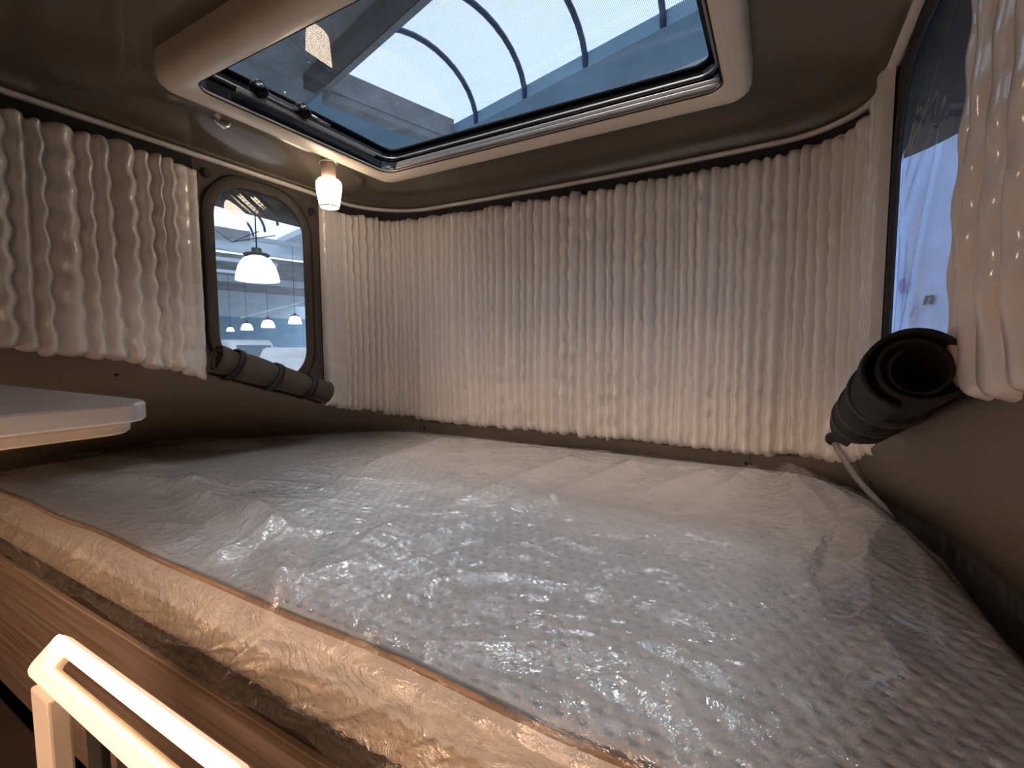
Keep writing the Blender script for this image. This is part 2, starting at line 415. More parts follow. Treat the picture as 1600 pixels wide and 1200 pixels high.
# ------------------------------------------------------------------ skylight (window_1)
sky = empty('window_1', (SKC[0], SKC[1], .70)); setp(sky, kind='structure')
OP = (-1.315, -.14, .682, 1.375)    # opening
OP2 = (-1.345, -.175, .70, 1.425)
def rl(dx, z, r, box_=None, n=12): # rounded rect grown by dx; the well leans outwards as it rises
    t = min(1, max(0, (z-.672)/.10)); box_ = [a*(1-t)+b*t for a, b in zip(OP, OP2)]
    return z3(rrect(box_[0]-dx, box_[1]+dx, box_[2]-dx, box_[3]+dx, max(.01, r+dx), n), z)
def fo(dx, z, r=.065): return z3(rrect(FO[0]-dx, FO[1]+dx, FO[2]-dx, FO[3]+dx, r+dx, 12), z)
cs = loft('surround', [fo(-.004, .745), fo(-.004, .70), fo(-.004, .685), fo(-.010, .672), fo(-.02, .664), fo(-.035, .660), rl(.004, .660, .05), rl(0, .663, .05), rl(0, .672, .05)], M['cream'])
adopt(cs, sky)
def ring(name, a, b, mat):   # list of (dx,z)
    o = loft(name, [rl(dx, z, .05) for dx, z in a], mat); adopt(o, sky); autosmooth(o); return o
ring('black_frame', [(-.001, .662), (-.004, .664), (.003, .668), (.003, .682), (.007, .684), (.007, .716), (.002, .718), (.002, .748), (.005, .750), (.005, .775), (.03, .778), (.11, .779)], 0, M['black'])
ring('seal', [(.006, .722), (-.003, .726), (-.003, .731), (.006, .735)], 0, M['rail'])
ring('inner_rim', [(.006, .757), (-.006, .760), (-.009, .766), (-.006, .772), (.01, .774)], 0, M['black'])
# grey blind cassette rails along the back and left
def bar(name, lo, hi, mat, bev=.003): return adopt(box(name, lo, hi, mat, None, bev), sky)
bar('blind_rail', (-1.265, 1.362, .670), (-.150, 1.390, .682), M['rail'])
bar('blind_rail', (-1.265, 1.368, .684), (-.152, 1.395, .697), M['rail'])
bar('side_rail', (-1.318, .80, .700), (-1.300, 1.30, .716), M['rail'])
bar('front_rail', (-1.22, .672, .70), (-.2, .69, .72), M['black'])
for y in (.855, .995):
    k = adopt(lathe('latch_knob', [(0, .022), (.010, .022), (.015, .018), (.019, .008), (.019, -.004), (.024, -.006), (.024, -.016), (.0, -.016)], M['black'], None, 20, (-1.294, y, .728), (1, .1, -.55)), sky)
bar('latch_bar', (-1.302, .875, .722), (-1.290, .980, .732), M['silver'], .002)
bar('latch_bar', (-1.306, .875, .700), (-1.298, .985, .711), M['rail'], .002)
adopt(tube('latch_lever', [(-1.282, 1.005, .722), (-1.272, 1.03, .716), (-1.272, 1.075, .712)], .0035, M['silver'], None, 8), sky)
adopt(lathe('screw', [(0, .003), (.004, .002), (.004, -.002)], M['chrome'], None, 10, (-1.288, .93, .752), (1, 0, -.4)), sky)
# insect mesh and acrylic dome
ip = rrect(OP2[0]-.004, OP2[1]+.004, OP2[2]-.004, OP2[3]+.004, .05, 8)
sm = mesh('insect_screen', z3(ip, .768), [tuple(range(len(ip)-1, -1, -1))], M['screen']); adopt(sm, sky)
gx = np.linspace(OP2[0]-.03, OP2[1]+.03, 40); gy = np.linspace(OP2[2]-.03, OP2[3]+.03, 30)
GX, GY = np.meshgrid(gx, gy, indexing='ij')
dome = .785+.035*(1-((GX-SKC[0])/.63)**4)*(1-((GY-SKC[1])/.40)**4)
adopt(gridmesh('pane', np.stack([GX, GY, dome], -1), M['acrylic']), sky)

# ------------------------------------------------------------------ side windows in the canvas
def window_panel(root, sfun, y0, y1, wy0, wy1, wz0, wz1, r, skew, mat, pane_seed, creases):
    """canvas panel with a rounded opening; local u = Y, v = z (bottom sheared by skew)"""
    n = 14
    inner = rrect(wy0, wy1, wz0, wz1, r, n)
    u0, u1 = wy0, wy1
    def shear(p):
        t = np.clip((wz1-p[:, 1])/(wz1-wz0), 0, 1)
        q = p.copy(); q[:, 1] = p[:, 1]+skew*(p[:, 0]-(wy0+wy1)/2)*t
        return q
    innr = shear(inner); m = len(inner)
    # outer boundary matched by corner
    out = []
    K = n+1
    cn = [(y1, 1), (y0, 1), (y0, 0), (y1, 0)]
    def zb(y): return float(zbot(sfun(y)))+.004
    for q in range(4):
        for k in range(K):
            t = k/(K-1); y, top = cn[q]
            # walk round the corner
            if q == 0: a = (y1, wz1-r) if t < .5 else (wy1-r, LIP+.02)
            if q == 1: a = (wy0+r, LIP+.02) if t < .5 else (y0, wz1-r)
            if q == 2: a = (y0, wz0+r) if t < .5 else (wy0+r, zb(wy0+r))
            if q == 3: a = (wy1-r, zb(wy1-r)) if t < .5 else (y1, wz0+r)
            c = (y1 if q in (0, 3) else y0, LIP+.02 if q < 2 else zb(y1 if q == 3 else y0))
            if t < .5: w_ = t*2; p = (a[0]*(1-w_)+c[0]*w_, a[1]*(1-w_)+c[1]*w_)
            else: w_ = (t-.5)*2; p = (c[0]*(1-w_)+a[0]*w_, c[1]*(1-w_)+a[1]*w_)
            out.append(p)
    out = np.array(out)
    L_ = []
    for t in np.linspace(0, 1, 9):
        p = out*(1-t)+innr*t
        s = np.array([sfun(y) for y in p[:, 0]])
        off = .004*np.sin(p[:, 1]*60+p[:, 0]*25)*(1-t)*t*4+.004
        L_.append(wall_pts(s, off-.006, p[:, 1]))
    o = loft('canvas_panel', L_, mat); adopt(o, root)
    def curve(grow, off):
        p = shear(rrect(wy0-grow, wy1+grow, wz0-grow, wz1+grow, r+grow, n))
        s = np.array([sfun(y) for y in p[:, 0]]); return wall_pts(s, np.full(len(p), off), p[:, 1])
    adopt(tube('zip', curve(.038, .004), .0042, M['blackm'], None, 8, closed=True), root)
    adopt(tube('hem', curve(.004, .002), .0045, mat, None, 8, closed=True), root)
    fr_ = loft('binding', [curve(.034, .0045), curve(.026, .008), curve(.008, .008), curve(0, .003)], mat); adopt(fr_, root)
    # clear pane
    ny, nz = 60, 90
    U = np.linspace(wy0-.01, wy1+.01, ny); W = np.linspace(wz0-.01, wz1+.01, nz)
    UU, WW = np.meshgrid(U, W, indexing='ij')
    t = np.clip((wz1-WW)/(wz1-wz0), 0, 1); ZZ = WW+skew*(UU-(wy0+wy1)/2)*t
    h = .004*vnoise(UU*9, WW*5, pane_seed)-.004
    for (a0, b0, a1, b1, hh, ww) in creases:
        d = np.array((a1-a0, b1-b0)); L2 = d@d
        tt = np.clip(((UU-a0)*d[0]+(ZZ-b0)*d[1])/L2, 0, 1)
        dist = np.hypot(UU-a0-tt*d[0], ZZ-b0-tt*d[1]); h = h+hh*np.exp(-(dist/ww)**2)
    # clip to rounded outline by squeezing the corners
    s = np.array([sfun(y) for y in UU.reshape(-1)])
    pp = wall_pts(s, (h-.006).reshape(-1), ZZ.reshape(-1)).reshape(ny, nz, 3)
    adopt(gridmesh('pane', pp, M['pane']), root)
    return root
w2 = empty('window_2', (XL, 1.12, .2)); setp(w2, kind='structure')
window_panel(w2, sL, LW0, LW1, .945, 1.298, -.10, .588, .13, -.16, M['canvas'], 3,
             [(1.0, .56, 1.16, .46, .006, .008), (1.04, .57, 1.22, .45, .006, .008), (1.1, .575, 1.27, .46, .006, .008)])
for y, z in ((.925, .60), (1.345, .575)):
    k = adopt(lathe('press_stud', [(0, .004), (.008, .005), (.014, .004), (.016, 0), (.016, -.004)], M['blackm'], None, 18, (XL+.006, y, z), (1, 0, 0)), w2)
w3 = empty('window_3', (XR, 1.1, .2)); setp(w3, kind='structure')
window_panel(w3, sR, RW0, RW1, .86, 1.335, -.10, .585, .16, -.20, M['canvas_dark'], 9,
             [(1.30, .40, .98, .60, .006, .030), (1.31, .32, 1.0, .52, .006, .026), (1.31, .26, 1.1, .38, .005, .022), (1.31, -.05, 1.05, .38, .005, .012), (1.325, -.05, 1.30, .4, .004, .014)])

# ------------------------------------------------------------------ quilted curtains
def curtain(name, s0, s1, pitch, ztop_f, zbot_f, label, seed, smooth_left=0, smooth_right=0, ds=.0042, dz=.008, amp=.038, base=.008, fade=None, flat=None):
    ns = int((s1-s0)/ds); s = np.linspace(s0, s1, ns); nz = int(1.0/dz)
    r = np.random.default_rng(seed)
    # irregular column boundaries
    ncol = int((s1-s0)/pitch)+3
    bnd = np.r_[0, np.cumsum(pitch*r.uniform(.62, 1.4, ncol+40))]; bnd = bnd[bnd < (s1-s0)+2*pitch]+s0-.3*pitch
    t = np.linspace(0, 1, nz)
    S, T = np.meshgrid(s, t, indexing='ij')
    zt = ztop_f(S); zb_ = zbot_f(S)
    cidx0 = np.searchsorted(bnd, s)
    # scalloped hem and head
    Z = zb_*(1-T)+zt*T
    lam = .083
    # wavy seams: each boundary wiggles
    ph = r.uniform(0, 6.28, len(bnd)); am = r.uniform(.0016, .0044, len(bnd))*pitch/.04; dr = r.normal(0, .004, len(bnd))
    H = np.zeros_like(S); COL = np.zeros_like(S, int)
    for k in range(nz):
        zc = Z[:, k]
        b = bnd[None, :]+am[None, :]*np.sin(2*math.pi*zc[:, None]/lam+ph[None, :])+dr[None, :]*np.sin(zc[:, None]*4+ph[None, :]*2)
        i = (s[:, None] > b).sum(1); i = np.clip(i, 1, len(bnd)-1)
        a0 = b[np.arange(ns), i-1]; a1 = b[np.arange(ns), i]; x = np.clip((s-a0)/(a1-a0), 0, 1)
        wd = (a1-a0)/pitch
        H[:, k] = np.power(np.clip(np.sin(math.pi*x), 0, 1), .8)*np.clip(.55+.45*wd, .5, 1.15)
        COL[:, k] = i
    cr = r.uniform(.75, 1.15, len(bnd)+1); H *= cr[COL]
    bub = .5+.5*np.sin(2*math.pi*Z/lam+ph[COL]*1.0+1.2)
    H = H*(.84+.16*bub)
    hh = amp*H
    if smooth_left:
        m = 1-smoothstep(s0+smooth_left-.012, s0+smooth_left+.004, S)
        bub2 = np.abs(np.sin(math.pi*Z/.062))**.5*np.abs(np.sin(math.pi*(S-s0)/(smooth_left*.5)))**.4
        hh = hh*(1-m)+m*(.007+.006*bub2)
    if smooth_right:
        m = smoothstep(s1-smooth_right-.004, s1-smooth_right+.012, S)
        bub2 = np.abs(np.sin(math.pi*Z/.072))**.5*np.abs(np.sin(math.pi*(S-s1)/(smooth_right*.5)))**.4
        hh = hh*(1-m)+m*(.007+.007*bub2)
    if flat is not None: hh = hh*flat(S, Z)
    edge = np.minimum(1, np.minimum(T/.03, (1-T)/.025)); edge = np.sqrt(np.clip(edge*(2-edge), 0, 1))
    edges = np.clip(np.minimum((S-s0), (s1-S))/.018, 0, 1); edges = np.sqrt(np.clip(edges*(2-edges), 0, 1))
    big = .008*vnoise(S*2.3+seed, Z*2.1, seed+5)+.004*vnoise(S*9+seed, Z*6, seed+6)
    off = .004+(base+hh+big)*edge*edges
    # the ends of the columns hang a little unevenly
    un = (r.normal(0, .0045, len(bnd)+1)[COL])
    Z = Z+np.where(T < .12, -.006*H*(1-T/.12)+un*(1-np.minimum(1, T/.12)), 0)+np.where(T > .9, (.006*H+un)*(T-.9)/.1, 0)
    if fade is not None: off = off+fade(S, Z)
    pts = wall_pts(S.reshape(-1), off.reshape(-1), Z.reshape(-1)).reshape(ns, nz, 3)
    o = gridmesh(name, pts, M['quilt'])
    setp(o, label, 'curtain', 'quilted insulating curtains')
    return o
head = LIP-.036
curtain('quilted_curtain', sL(-.35), sL(.892), .046, lambda S: head+0*S, lambda S: zbot(S)+.006, 'wide-ribbed white quilted curtain left of the arched window', 21, smooth_right=.075)
def back_top(S): return head+.055*smoothstep(sR(1.56), sR(1.44), S)
curtain('quilted_curtain', sL(1.377), sR(1.415), .0335, back_top, lambda S: zbot(S)+.008, 'long white ribbed quilted curtain across the back above the mattress', 33, smooth_left=.10,
        flat=lambda S, Z: 1-.45*smoothstep(S2-.25, S2+.05, S)-.25*smoothstep(-.0, -.3, Z), amp=.036)
curtain('quilted_curtain', sR(.775), sR(-.35), .052, lambda S: head+0*S, lambda S: zbot(S)+.010+.05*np.exp(-(S-sR(.775))/.03), 'white quilted curtain beside the right-hand window, nearest the camera', 45,
        fade=lambda S, Z: .012+0*S, amp=.016, flat=lambda S, Z: 1-.6*smoothstep(.08, -.06, Z))

# ------------------------------------------------------------------ rolled window flaps
def flap_roll(name, a, b, r0, r1, mat, straps, label, bend=0, open_end=0, bot=None):
    a = np.array(a); b = np.array(b); ax = (b-a); L_ = np.linalg.norm(ax); ax /= L_
    up = np.array((0, 0, 1.)); up = up-ax*(up@ax); up /= np.linalg.norm(up); sd = np.cross(ax, up)
    root = empty(name, tuple((a+b)/2-np.array((0, 0, max(r0, r1))))); setp(root, label, 'window flap', 'rolled window flaps')
    nl = 44; turns = 2.35; nt_ = 110
    rg = np.random.default_rng(int(L_*1000))
    P = np.zeros((nt_, nl, 3))
    for i, th in enumerate(np.linspace(0, turns*2*math.pi, nt_)):
        for j, t in enumerate(np.linspace(0, 1, nl)):
            R_ = (r0*(1-t)+r1*t); f = th/(turns*2*math.pi)
            rr = R_*(.46+.54*f)
            if f > .55:
                for (ts, dp) in straps: rr -= R_*.10*math.exp(-((t-ts)/.035)**2)
                rr *= 1+.035*math.sin(9*t+2*th)+.02*math.sin(23*t+3.3*th)
            jj = t+(.05*(1-f) if j == 0 else 0)*0
            tl = t+.02*math.sin(th*.5)*(1-t)
            p = a+ax*L_*tl+sd*rr*math.cos(th+2.2)+up*rr*math.sin(th+2.2)+up*bend*math.sin(math.pi*t)
            P[i, j] = p
    o = gridmesh('fabric_roll', P, mat); adopt(o, root)
    so = o.modifiers.new('solid', 'SOLIDIFY'); so.thickness = .004
    for ts, dp in straps:
        R_ = (r0*(1-ts)+r1*ts)*(.95); c = a+ax*L_*ts+up*bend*math.sin(math.pi*ts); n_ = 40
        LL = []
        for (d_, rr) in ((-dp, R_+.001), (-dp, R_+.006), (dp, R_+.006), (dp, R_+.001)):
            LL.append(np.array([c+ax*(d_+.010*math.sin(q))+(sd*math.cos(q)+up*math.sin(q))*rr for q in np.linspace(0, 2*math.pi, n_, endpoint=False)]))
        st = loft('strap', LL, M['blackm'], close_ring=True); st.parent = o
    return root
flap_roll('rolled_flap', (-1.655, .895, -.035), (-1.65, 1.335, -.185), .056, .048, M['canvas'], [(.12, .010), (.45, .011), (.78, .011)],
          'brown-grey canvas flap rolled up below the left arched window', 0)
flap_roll('rolled_flap', (.150, .735, -.025), (.145, 1.15, -.152), .052, .046, M['flap_black'], [(.34, .010), (.60, .014), (.82, .014)],
          'black canvas flap rolled up below the right-hand window', 0)

# ------------------------------------------------------------------ mattress
ZT, YB0 = -.405, .435
by = np.array([.435, .87, 1.0, 1.19, 1.30, 1.42, 1.54, 1.60, 1.69, 1.74, 1.765])
bl = np.array([-2.27, -2.27, -2.24, -2.15, -2.07, -1.97, -1.86, -1.80, -1.68, -1.55, -1.40])
br = np.array([.305, .298, .294, .283, .272, .26, .238, .215, .158, .09, .02])
def xl(y): return np.interp(y, by, bl)
def xr(y): return np.interp(y, by, br)
mat_root = empty('mattress', (-.98, 1.1, -.56)); setp(mat_root, 'white dimpled knit mattress under clear plastic film', 'mattress')
def dimple(a, b, p=.028):
    row = np.round(b/(p*.82)); aa = a+np.where(row % 2 == 0, 0, p/2)
    da = aa-np.round(aa/p)*p; db = b-row*p*.82
    d = np.sqrt((da/1.35)**2+db**2)
    return -np.exp(-(d/.0042)**2)*.0095
nx, ny = 900, 430
v = np.linspace(0, 1, ny); Yg = .435+(1.765-.435)*v
u = np.linspace(0, 1, nx)
Xg = np.stack([xl(Yg)*(1-q)+xr(Yg)*q for q in u], 0); Yg2 = np.tile(Yg, (nx, 1))
edge = np.minimum(np.minimum(Yg2-.435, 1.765-Yg2), np.minimum(Xg-xl(Yg)[None, :], xr(Yg)[None, :]-Xg))
rd = .022; e = np.clip(edge/rd, 0, 1); fall = rd*(1-np.sqrt(np.clip(1-(1-e)**2, 0, 1)))
Zg = ZT-fall+dimple(Xg, Yg2)*np.clip(edge/.03, 0, 1)+.006*(vnoise(Xg*3, Yg2*3, 4)-.5)*np.clip(edge/.1, 0, 1)
mt = gridmesh('cover_top', np.stack([Xg, Yg2, Zg], -1), M['knit']); adopt(mt, mat_root)
# front border
nz_ = 50; tz = np.linspace(0, 1, nz_)
xs = np.linspace(-2.27, .305, 900)
for nm_, ta, tb, mm_ in (('border', 0, .42, M['knit']), ('side_band', .42, 1, M['band'])):
    XX, TT = np.meshgrid(xs, ta+(tb-ta)*tz, indexing='ij'); Zf = ZT-rd-(.150-rd)*TT
    Yf = .435-.012*np.sin(math.pi*TT)**.6-dimple(XX, Zf, .028)*.9
    adopt(gridmesh(nm_, np.stack([XX, Yf, Zf], -1), mm_), mat_root)
# other sides
by2 = np.r_[np.stack([xl(Yg), Yg], -1)]; rr2 = np.stack([xr(Yg), Yg], -1)[::-1]
bd = np.vstack([by2, rr2]); SP = np.stack([z3(bd, ZT-rd), z3(bd, ZT-.155)], 1); adopt(gridmesh('border', SP, M['knit']), mat_root)
adopt(tube('piping', [(x, .436+.003*math.sin(x*9), ZT-.004+.002*math.sin(x*14+1)) for x in np.linspace(-2.26, .29, 140)], .0048, M['piping'], None, 8), mat_root)

# ------------------------------------------------------------------ plastic film over the mattress
nx, ny = 760, 440
# v: 0 = bottom of front drop, then over the edge and across the top to the back
drop = .17; top = 1.765-.425
v = np.linspace(0, 1, ny)*(drop+top)
U_, V_ = np.meshgrid(np.linspace(0, 1, nx), v, indexing='ij')
X = np.zeros_like(U_); Y = np.zeros_like(U_); Z = np.zeros_like(U_); H = np.zeros_like(U_)
yt = np.clip(.425+V_-drop, .425, 1.775)
Lx = np.interp(yt, by, bl)-.012; Rx = np.interp(yt, by, br)+.012
X = Lx*(1-U_)+Rx*U_
# wrinkles on the top in world coordinates
def px(x, y, z=ZT):   # point of the mattress plane under a view direction, used only to lay out folds seen in the photo
    d = Fv+Rv*((x-800)/FPX)-Uv*((y-600)/FPX); return (d.x*z/d.z, d.y*z/d.z)
folds = []
def fold(p, q, h, wdt, curve=0):
    a = np.array(px(*p)); b = np.array(px(*q)); folds.append((a, b, h, wdt, curve))
fold((437, 945), (640, 815), .016, .010); fold((470, 935), (860, 780), .022, .013); fold((500, 950), (760, 860), .012, .008)
fold((437, 945), (425, 830), .020, .010); fold((425, 830), (300, 745), .018, .022, .05); fold((437, 945), (462, 850), .018, .010); fold((462, 850), (400, 780), .016, .02, .03)
fold((520, 985), (720, 905), .010, .008); fold((560, 1010), (640, 960), .012, .009)
fold((330, 885), (425, 840), .012, .012); fold((0, 735), (330, 770), .010, .02); fold((50, 725), (280, 735), .010, .02); fold((240, 705), (420, 700), .020, .02); fold((300, 690), (520, 680), .022, .02)
fold((1225, 735), (1300, 815), .020, .012); fold((1225, 735), (1265, 860), .016, .010); fold((1180, 735), (1100, 790), .014, .014); fold((1340, 800), (1450, 900), .014, .016); fold((1300, 830), (1260, 900), .012, .012)
fold((900, 720), (700, 800), .008, .02); fold((1000, 725), (830, 800), .008, .02); fold((700, 690), (560, 740), .010, .02); fold((1120, 740), (1000, 780), .008, .016)
fold((1020, 1010), (1180, 1100), .007, .007); fold((950, 1070), (1130, 1180), .007, .006); fold((1000, 1060), (1180, 1140), .007, .006); fold((870, 1090), (1040, 1190), .007, .006); fold((1240, 870), (1300, 990), .007, .01)
fold((1325, 825), (1335, 950), .016, .018, .02); fold((1385, 850), (1370, 1000), .016, .020, -.02); fold((1430, 880), (1480, 1050), .014, .022); fold((1360, 1000), (1440, 1130), .012, .02); fold((1250, 745), (1340, 800), .018, .012)
def fold_h(X, Y):
    h = np.zeros_like(X)
    for a, b, hh, w_, cv in folds:
        d = b-a; L_ = np.linalg.norm(d); d = d/L_; nn = np.array((-d[1], d[0]))
        t = ((X-a[0])*d[0]+(Y-a[1])*d[1])/L_; q = (X-a[0])*nn[0]+(Y-a[1])*nn[1]-cv*np.sin(math.pi*np.clip(t, 0, 1))
        env = smoothstep(-.12, .12, t)*(1-smoothstep(.75, 1.1, t))
        w2_ = w_*1.15+.006; h += .46*2.2*w2_*(.55+hh*25)*env*np.maximum(0, 1-np.abs(q)/(w2_*2.2))
    return h
xr_, yr_ = X, yt
def crease(x, y, seed):        # sharp creases between flat facets
    a = np.abs(2*vnoise(x, y, seed)-1); b = np.abs(2*vnoise(x*2.1+3, y*2.1, seed+1)-1); c = np.abs(2*vnoise(x*4.3, y*4.3+7, seed+2)-1)
    return (1-a)**2.2*1.0+(1-b)**2.2*.45+(1-c)**2.0*.22
wx = xr_+.05*vnoise(xr_*4, yr_*4, 71); wy = yr_+.05*vnoise(xr_*4+9, yr_*4, 72)
wr = .0115*crease(wx*5.0+wy*3.2, wy*9.0-wx*3.0, 11)
blob = lambda cx, cy, sx, sy: np.exp(-(((X-cx)/sx)**2+((yt-cy)/sy)**2))
busy = .16+.95*blob(-1.15, .80, .40, .24)+.7*blob(-.55, .60, .35, .18)+.75*blob(-.10, .50, .28, .12)+.35*smoothstep(1.40, 1.75, yt)+.6*smoothstep(.05, .27, X)+.35*smoothstep(-1.5, -1.9, X)
top_h = .004+wr*np.minimum(busy, 1.1)+fold_h(X, yt)
on_top = V_ >= drop
Yt = yt; Zt = ZT+top_h
ed = np.minimum(X-(Lx+.012), (Rx-.012)-X); ed2 = 1.765-yt
Zt -= np.where(ed < .02, (.02-np.clip(ed, -.012, .02))*1.1, 0); Zt -= np.where(ed2 < .03, .01*(1-np.clip(ed2/.03, 0, 1)), 0)
# puffed film at the far left end
Zt += .03*np.exp(-(((X+2.1)/.16)**2))*vnoise(X*8, yt*5, 30)+.02*np.exp(-((X+1.75)/.2)**2-((yt-1.6)/.15)**2)*vnoise(X*14, yt*12, 31)
# round the front edge
fe = np.clip((V_-drop)/.03, 0, 1); Zt -= .014*(1-fe)**2
dd = np.clip((drop-V_)/drop, 0, 1)           # 0 at edge .. 1 at hem
fw = .7+1.0*crease(X*6+dd*1.2+.4*vnoise(X*5, dd*3, 52), dd*1.7+X*1.5, 51)
hem = .030*(vnoise(X*6, X*0+3.3, 8)-.5)+.022*(vnoise(X*17, X*0+1.3, 9)-.5)
Yfr = .420-.008-.010*np.sin(math.pi*np.clip(dd*1.1, 0, 1))-.024*(fw-1.3)*np.clip(dd*4, .12, 1)*np.clip((1-dd)*5, .3, 1)
Zfr = ZT-.012-dd*(drop-.012+hem)
Y = np.where(on_top, Yt, Yfr); Z = np.where(on_top, Zt, Zfr)
Z = np.where(on_top, Z, Z+.003*vnoise(X*16, dd*5, 60))
fl_ = gridmesh('plastic_wrap', np.stack([X, Y, Z], -1), M['film'])
setp(fl_, 'crinkled clear plastic film wrapped over the whole mattress', 'plastic film')

# ------------------------------------------------------------------ bed base and wooden fascia
fa = empty('bed_frame', (-1, .43, -1.02)); setp(fa, 'wooden bed frame with brown wood-grain front board under the mattress', 'bed frame')
adopt(box('base_panel', (-2.26, .4335, -1.015), (.28, 1.70, -.566), M['shadow_gap'], None, .003), fa)  # dark colour puts in the shade of the gap below the mattress
bo_ = adopt(box('front_board', (-2.32, .423, -1.02), (.31, .433, -.608), M['wood'], None, .0015), fa)
box('lit_edge', (-2.32, .4225, -.6078), (.31, .433, -.6055), pmat('lit_edge_tone', (.50, .40, .29), .4), bo_, .0008)  # paler colour stands in for light on the board's top edge
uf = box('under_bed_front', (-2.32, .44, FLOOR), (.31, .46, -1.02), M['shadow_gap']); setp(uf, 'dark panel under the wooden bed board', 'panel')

# ------------------------------------------------------------------ fixed roof of the living area behind, with an added light strip
fr_ = box('fixed_roof', (XL+.01, YF+.01, .075), (XR-.01, -.30, .12), M['cream'], None, .004); setp(fr_, kind='structure')
fr2 = box('roof_cutoff_lip', (XL+.01, -.33, .0), (XR-.01, -.30, .075), M['cream'], None, .004); setp(fr2, kind='structure')  # unseen lip, shaped to cut the strip's light off the upper curtain
cl = empty('light_strip', (-.75, -.72, .075)); setp(cl, 'long warm light strip added out of view under the living area ceiling', 'lamp')  # added lamp, warms the bed front and back curtain
adopt(box('housing', (-1.5, -.96, .055), (.0, -.62, .0745), M['white'], None, .003), cl)
adopt(box('diffuser', (-1.49, -.95, .035), (-.01, -.63, .0545), emat('strip_diffuser', (1.0, .66, .46), 9.5), None, .006), cl)

# ------------------------------------------------------------------ white shelf at the left
sh = empty('corner_shelf', (-1.3, .1, -.12)); setp(sh, 'white shelf with a rounded corner in front of the left trim', 'shelf')
def slab(name, x0, x1, y0, y1, r, z0, z1, mat, bev=.003):
    p = [(x0, y0)]
    p += [(x1, y0)]
    p += [(x1-r*1.6+r*1.6*math.cos(a), y1-r+r*math.sin(a)) for a in np.linspace(0, math.pi/2, 16)]
    p += [(x0, y1)]
    p = np.array(p); c = p.mean(0)
    def ins(d):
        q = p-c; return c+q*(1-d/np.maximum(np.abs(q).max(1, keepdims=True), .05))
    L_ = [z3(ins(bev), z1), z3(p, z1-bev), z3(p, z0+bev), z3(ins(bev), z0)]
    o = loft(name, L_, mat, None, True)
    m = len(p); me = o.data; bm = bmesh.new(); bm.from_mesh(me); bm.verts.ensure_lookup_table()
    bm.faces.new([bm.verts[i*4] for i in range(m)]); bm.faces.new([bm.verts[i*4+3] for i in range(m-1, -1, -1)])
    bmesh.ops.recalc_face_normals(bm, faces=bm.faces[:]); bm.to_mesh(me); bm.free(); autosmooth(o, 30); return o
adopt(slab('top', -1.70, -.83, -.35, .366, .05, -.108, -.08, M['white']), sh)
adopt(slab('underside', -1.70, -.845, -.35, .350, .05, -.126, -.109, M['ledbody']), sh)

# ------------------------------------------------------------------ illuminated loop lamp at lower left
ll = empty('loop_lamp', (-.75, .26, -1.02)); setp(ll, 'glowing warm white loop-shaped lamp in front of the wooden board', 'lamp')
cx0, cx1 = -1.02, -.50
ex = np.array((1, 0, 0)); ey = np.array((0, .74, .67)); ez = np.array((0, -.67, .74))
o0 = np.array((-.76, .262, -.492))
def lp(p, h): return np.array([o0+ex*a+ey*b+ez*h for a, b in p])
hw = .262; hh_ = .031
oo = lambda g: rrect(-hw-g, hw+g, -hh_-g, hh_+g, .018+g, 10)
ii = lambda g: rrect(-hw+.034-g, hw-.034+g, -.0105-g, .0105+g, .0095+g, 10)
lo_ = loft('light_ring', [lp(oo(0), -.008), lp(oo(0), .004), lp(oo(-.003), .008), lp(ii(.003), .008), lp(ii(0), .004), lp(ii(0), -.008)], M['led'], close_ring=True); adopt(lo_, ll); autosmooth(lo_)
bar_ = [o0+ex*a+ey*.0205+ez*.0095 for a in np.linspace(-hw+.012, hw-.012, 8)]
lbar = loft('light_bar', [lp(rrect(-hw+.008, hw-.008, .0120, .0295, .008, 8), h_) if h_ < .0115 else lp(rrect(-hw+.012, hw-.012, .0150, .0270, .006, 8), h_) for h_ in (.0072, .0105, .0125)], M['ledbar']); adopt(lbar, ll)
_m = len(lbar.data.vertices)//3; _bm = bmesh.new(); _bm.from_mesh(lbar.data); _bm.verts.ensure_lookup_table(); _bm.faces.new([_bm.verts[i*3+2] for i in range(_m)]); _bm.to_mesh(lbar.data); _bm.free()
lb_ = loft('back_frame', [lp(oo(-.002), -.009), lp(oo(-.002), -.020), lp(ii(-.002), -.020), lp(ii(-.002), -.009)], M['ledbody'], close_ring=True); adopt(lb_, ll); autosmooth(lb_)
for xc in (-.965, -.555):
    adopt(box('post', (xc-.035, .235, -1.0), (xc+.035, .262, -.525), M['ledbody'], None, .004), ll)
adopt(box('foot', (-1.04, .20, -1.02), (-.48, .30, -1.0), M['ledbody'], None, .004), ll)
for x in (-.86, -.76, -.66):
    adopt(box('slat', (x-.025, .262, -1.0), (x+.025, .274, -.56), M['blackm'], None, .003), ll)
st = box('step', (-2.32, .0, FLOOR), (.0, .40, -1.02), M['shadow_gap'], None, .005); setp(st, 'dark step below the glowing loop lamp', 'step')

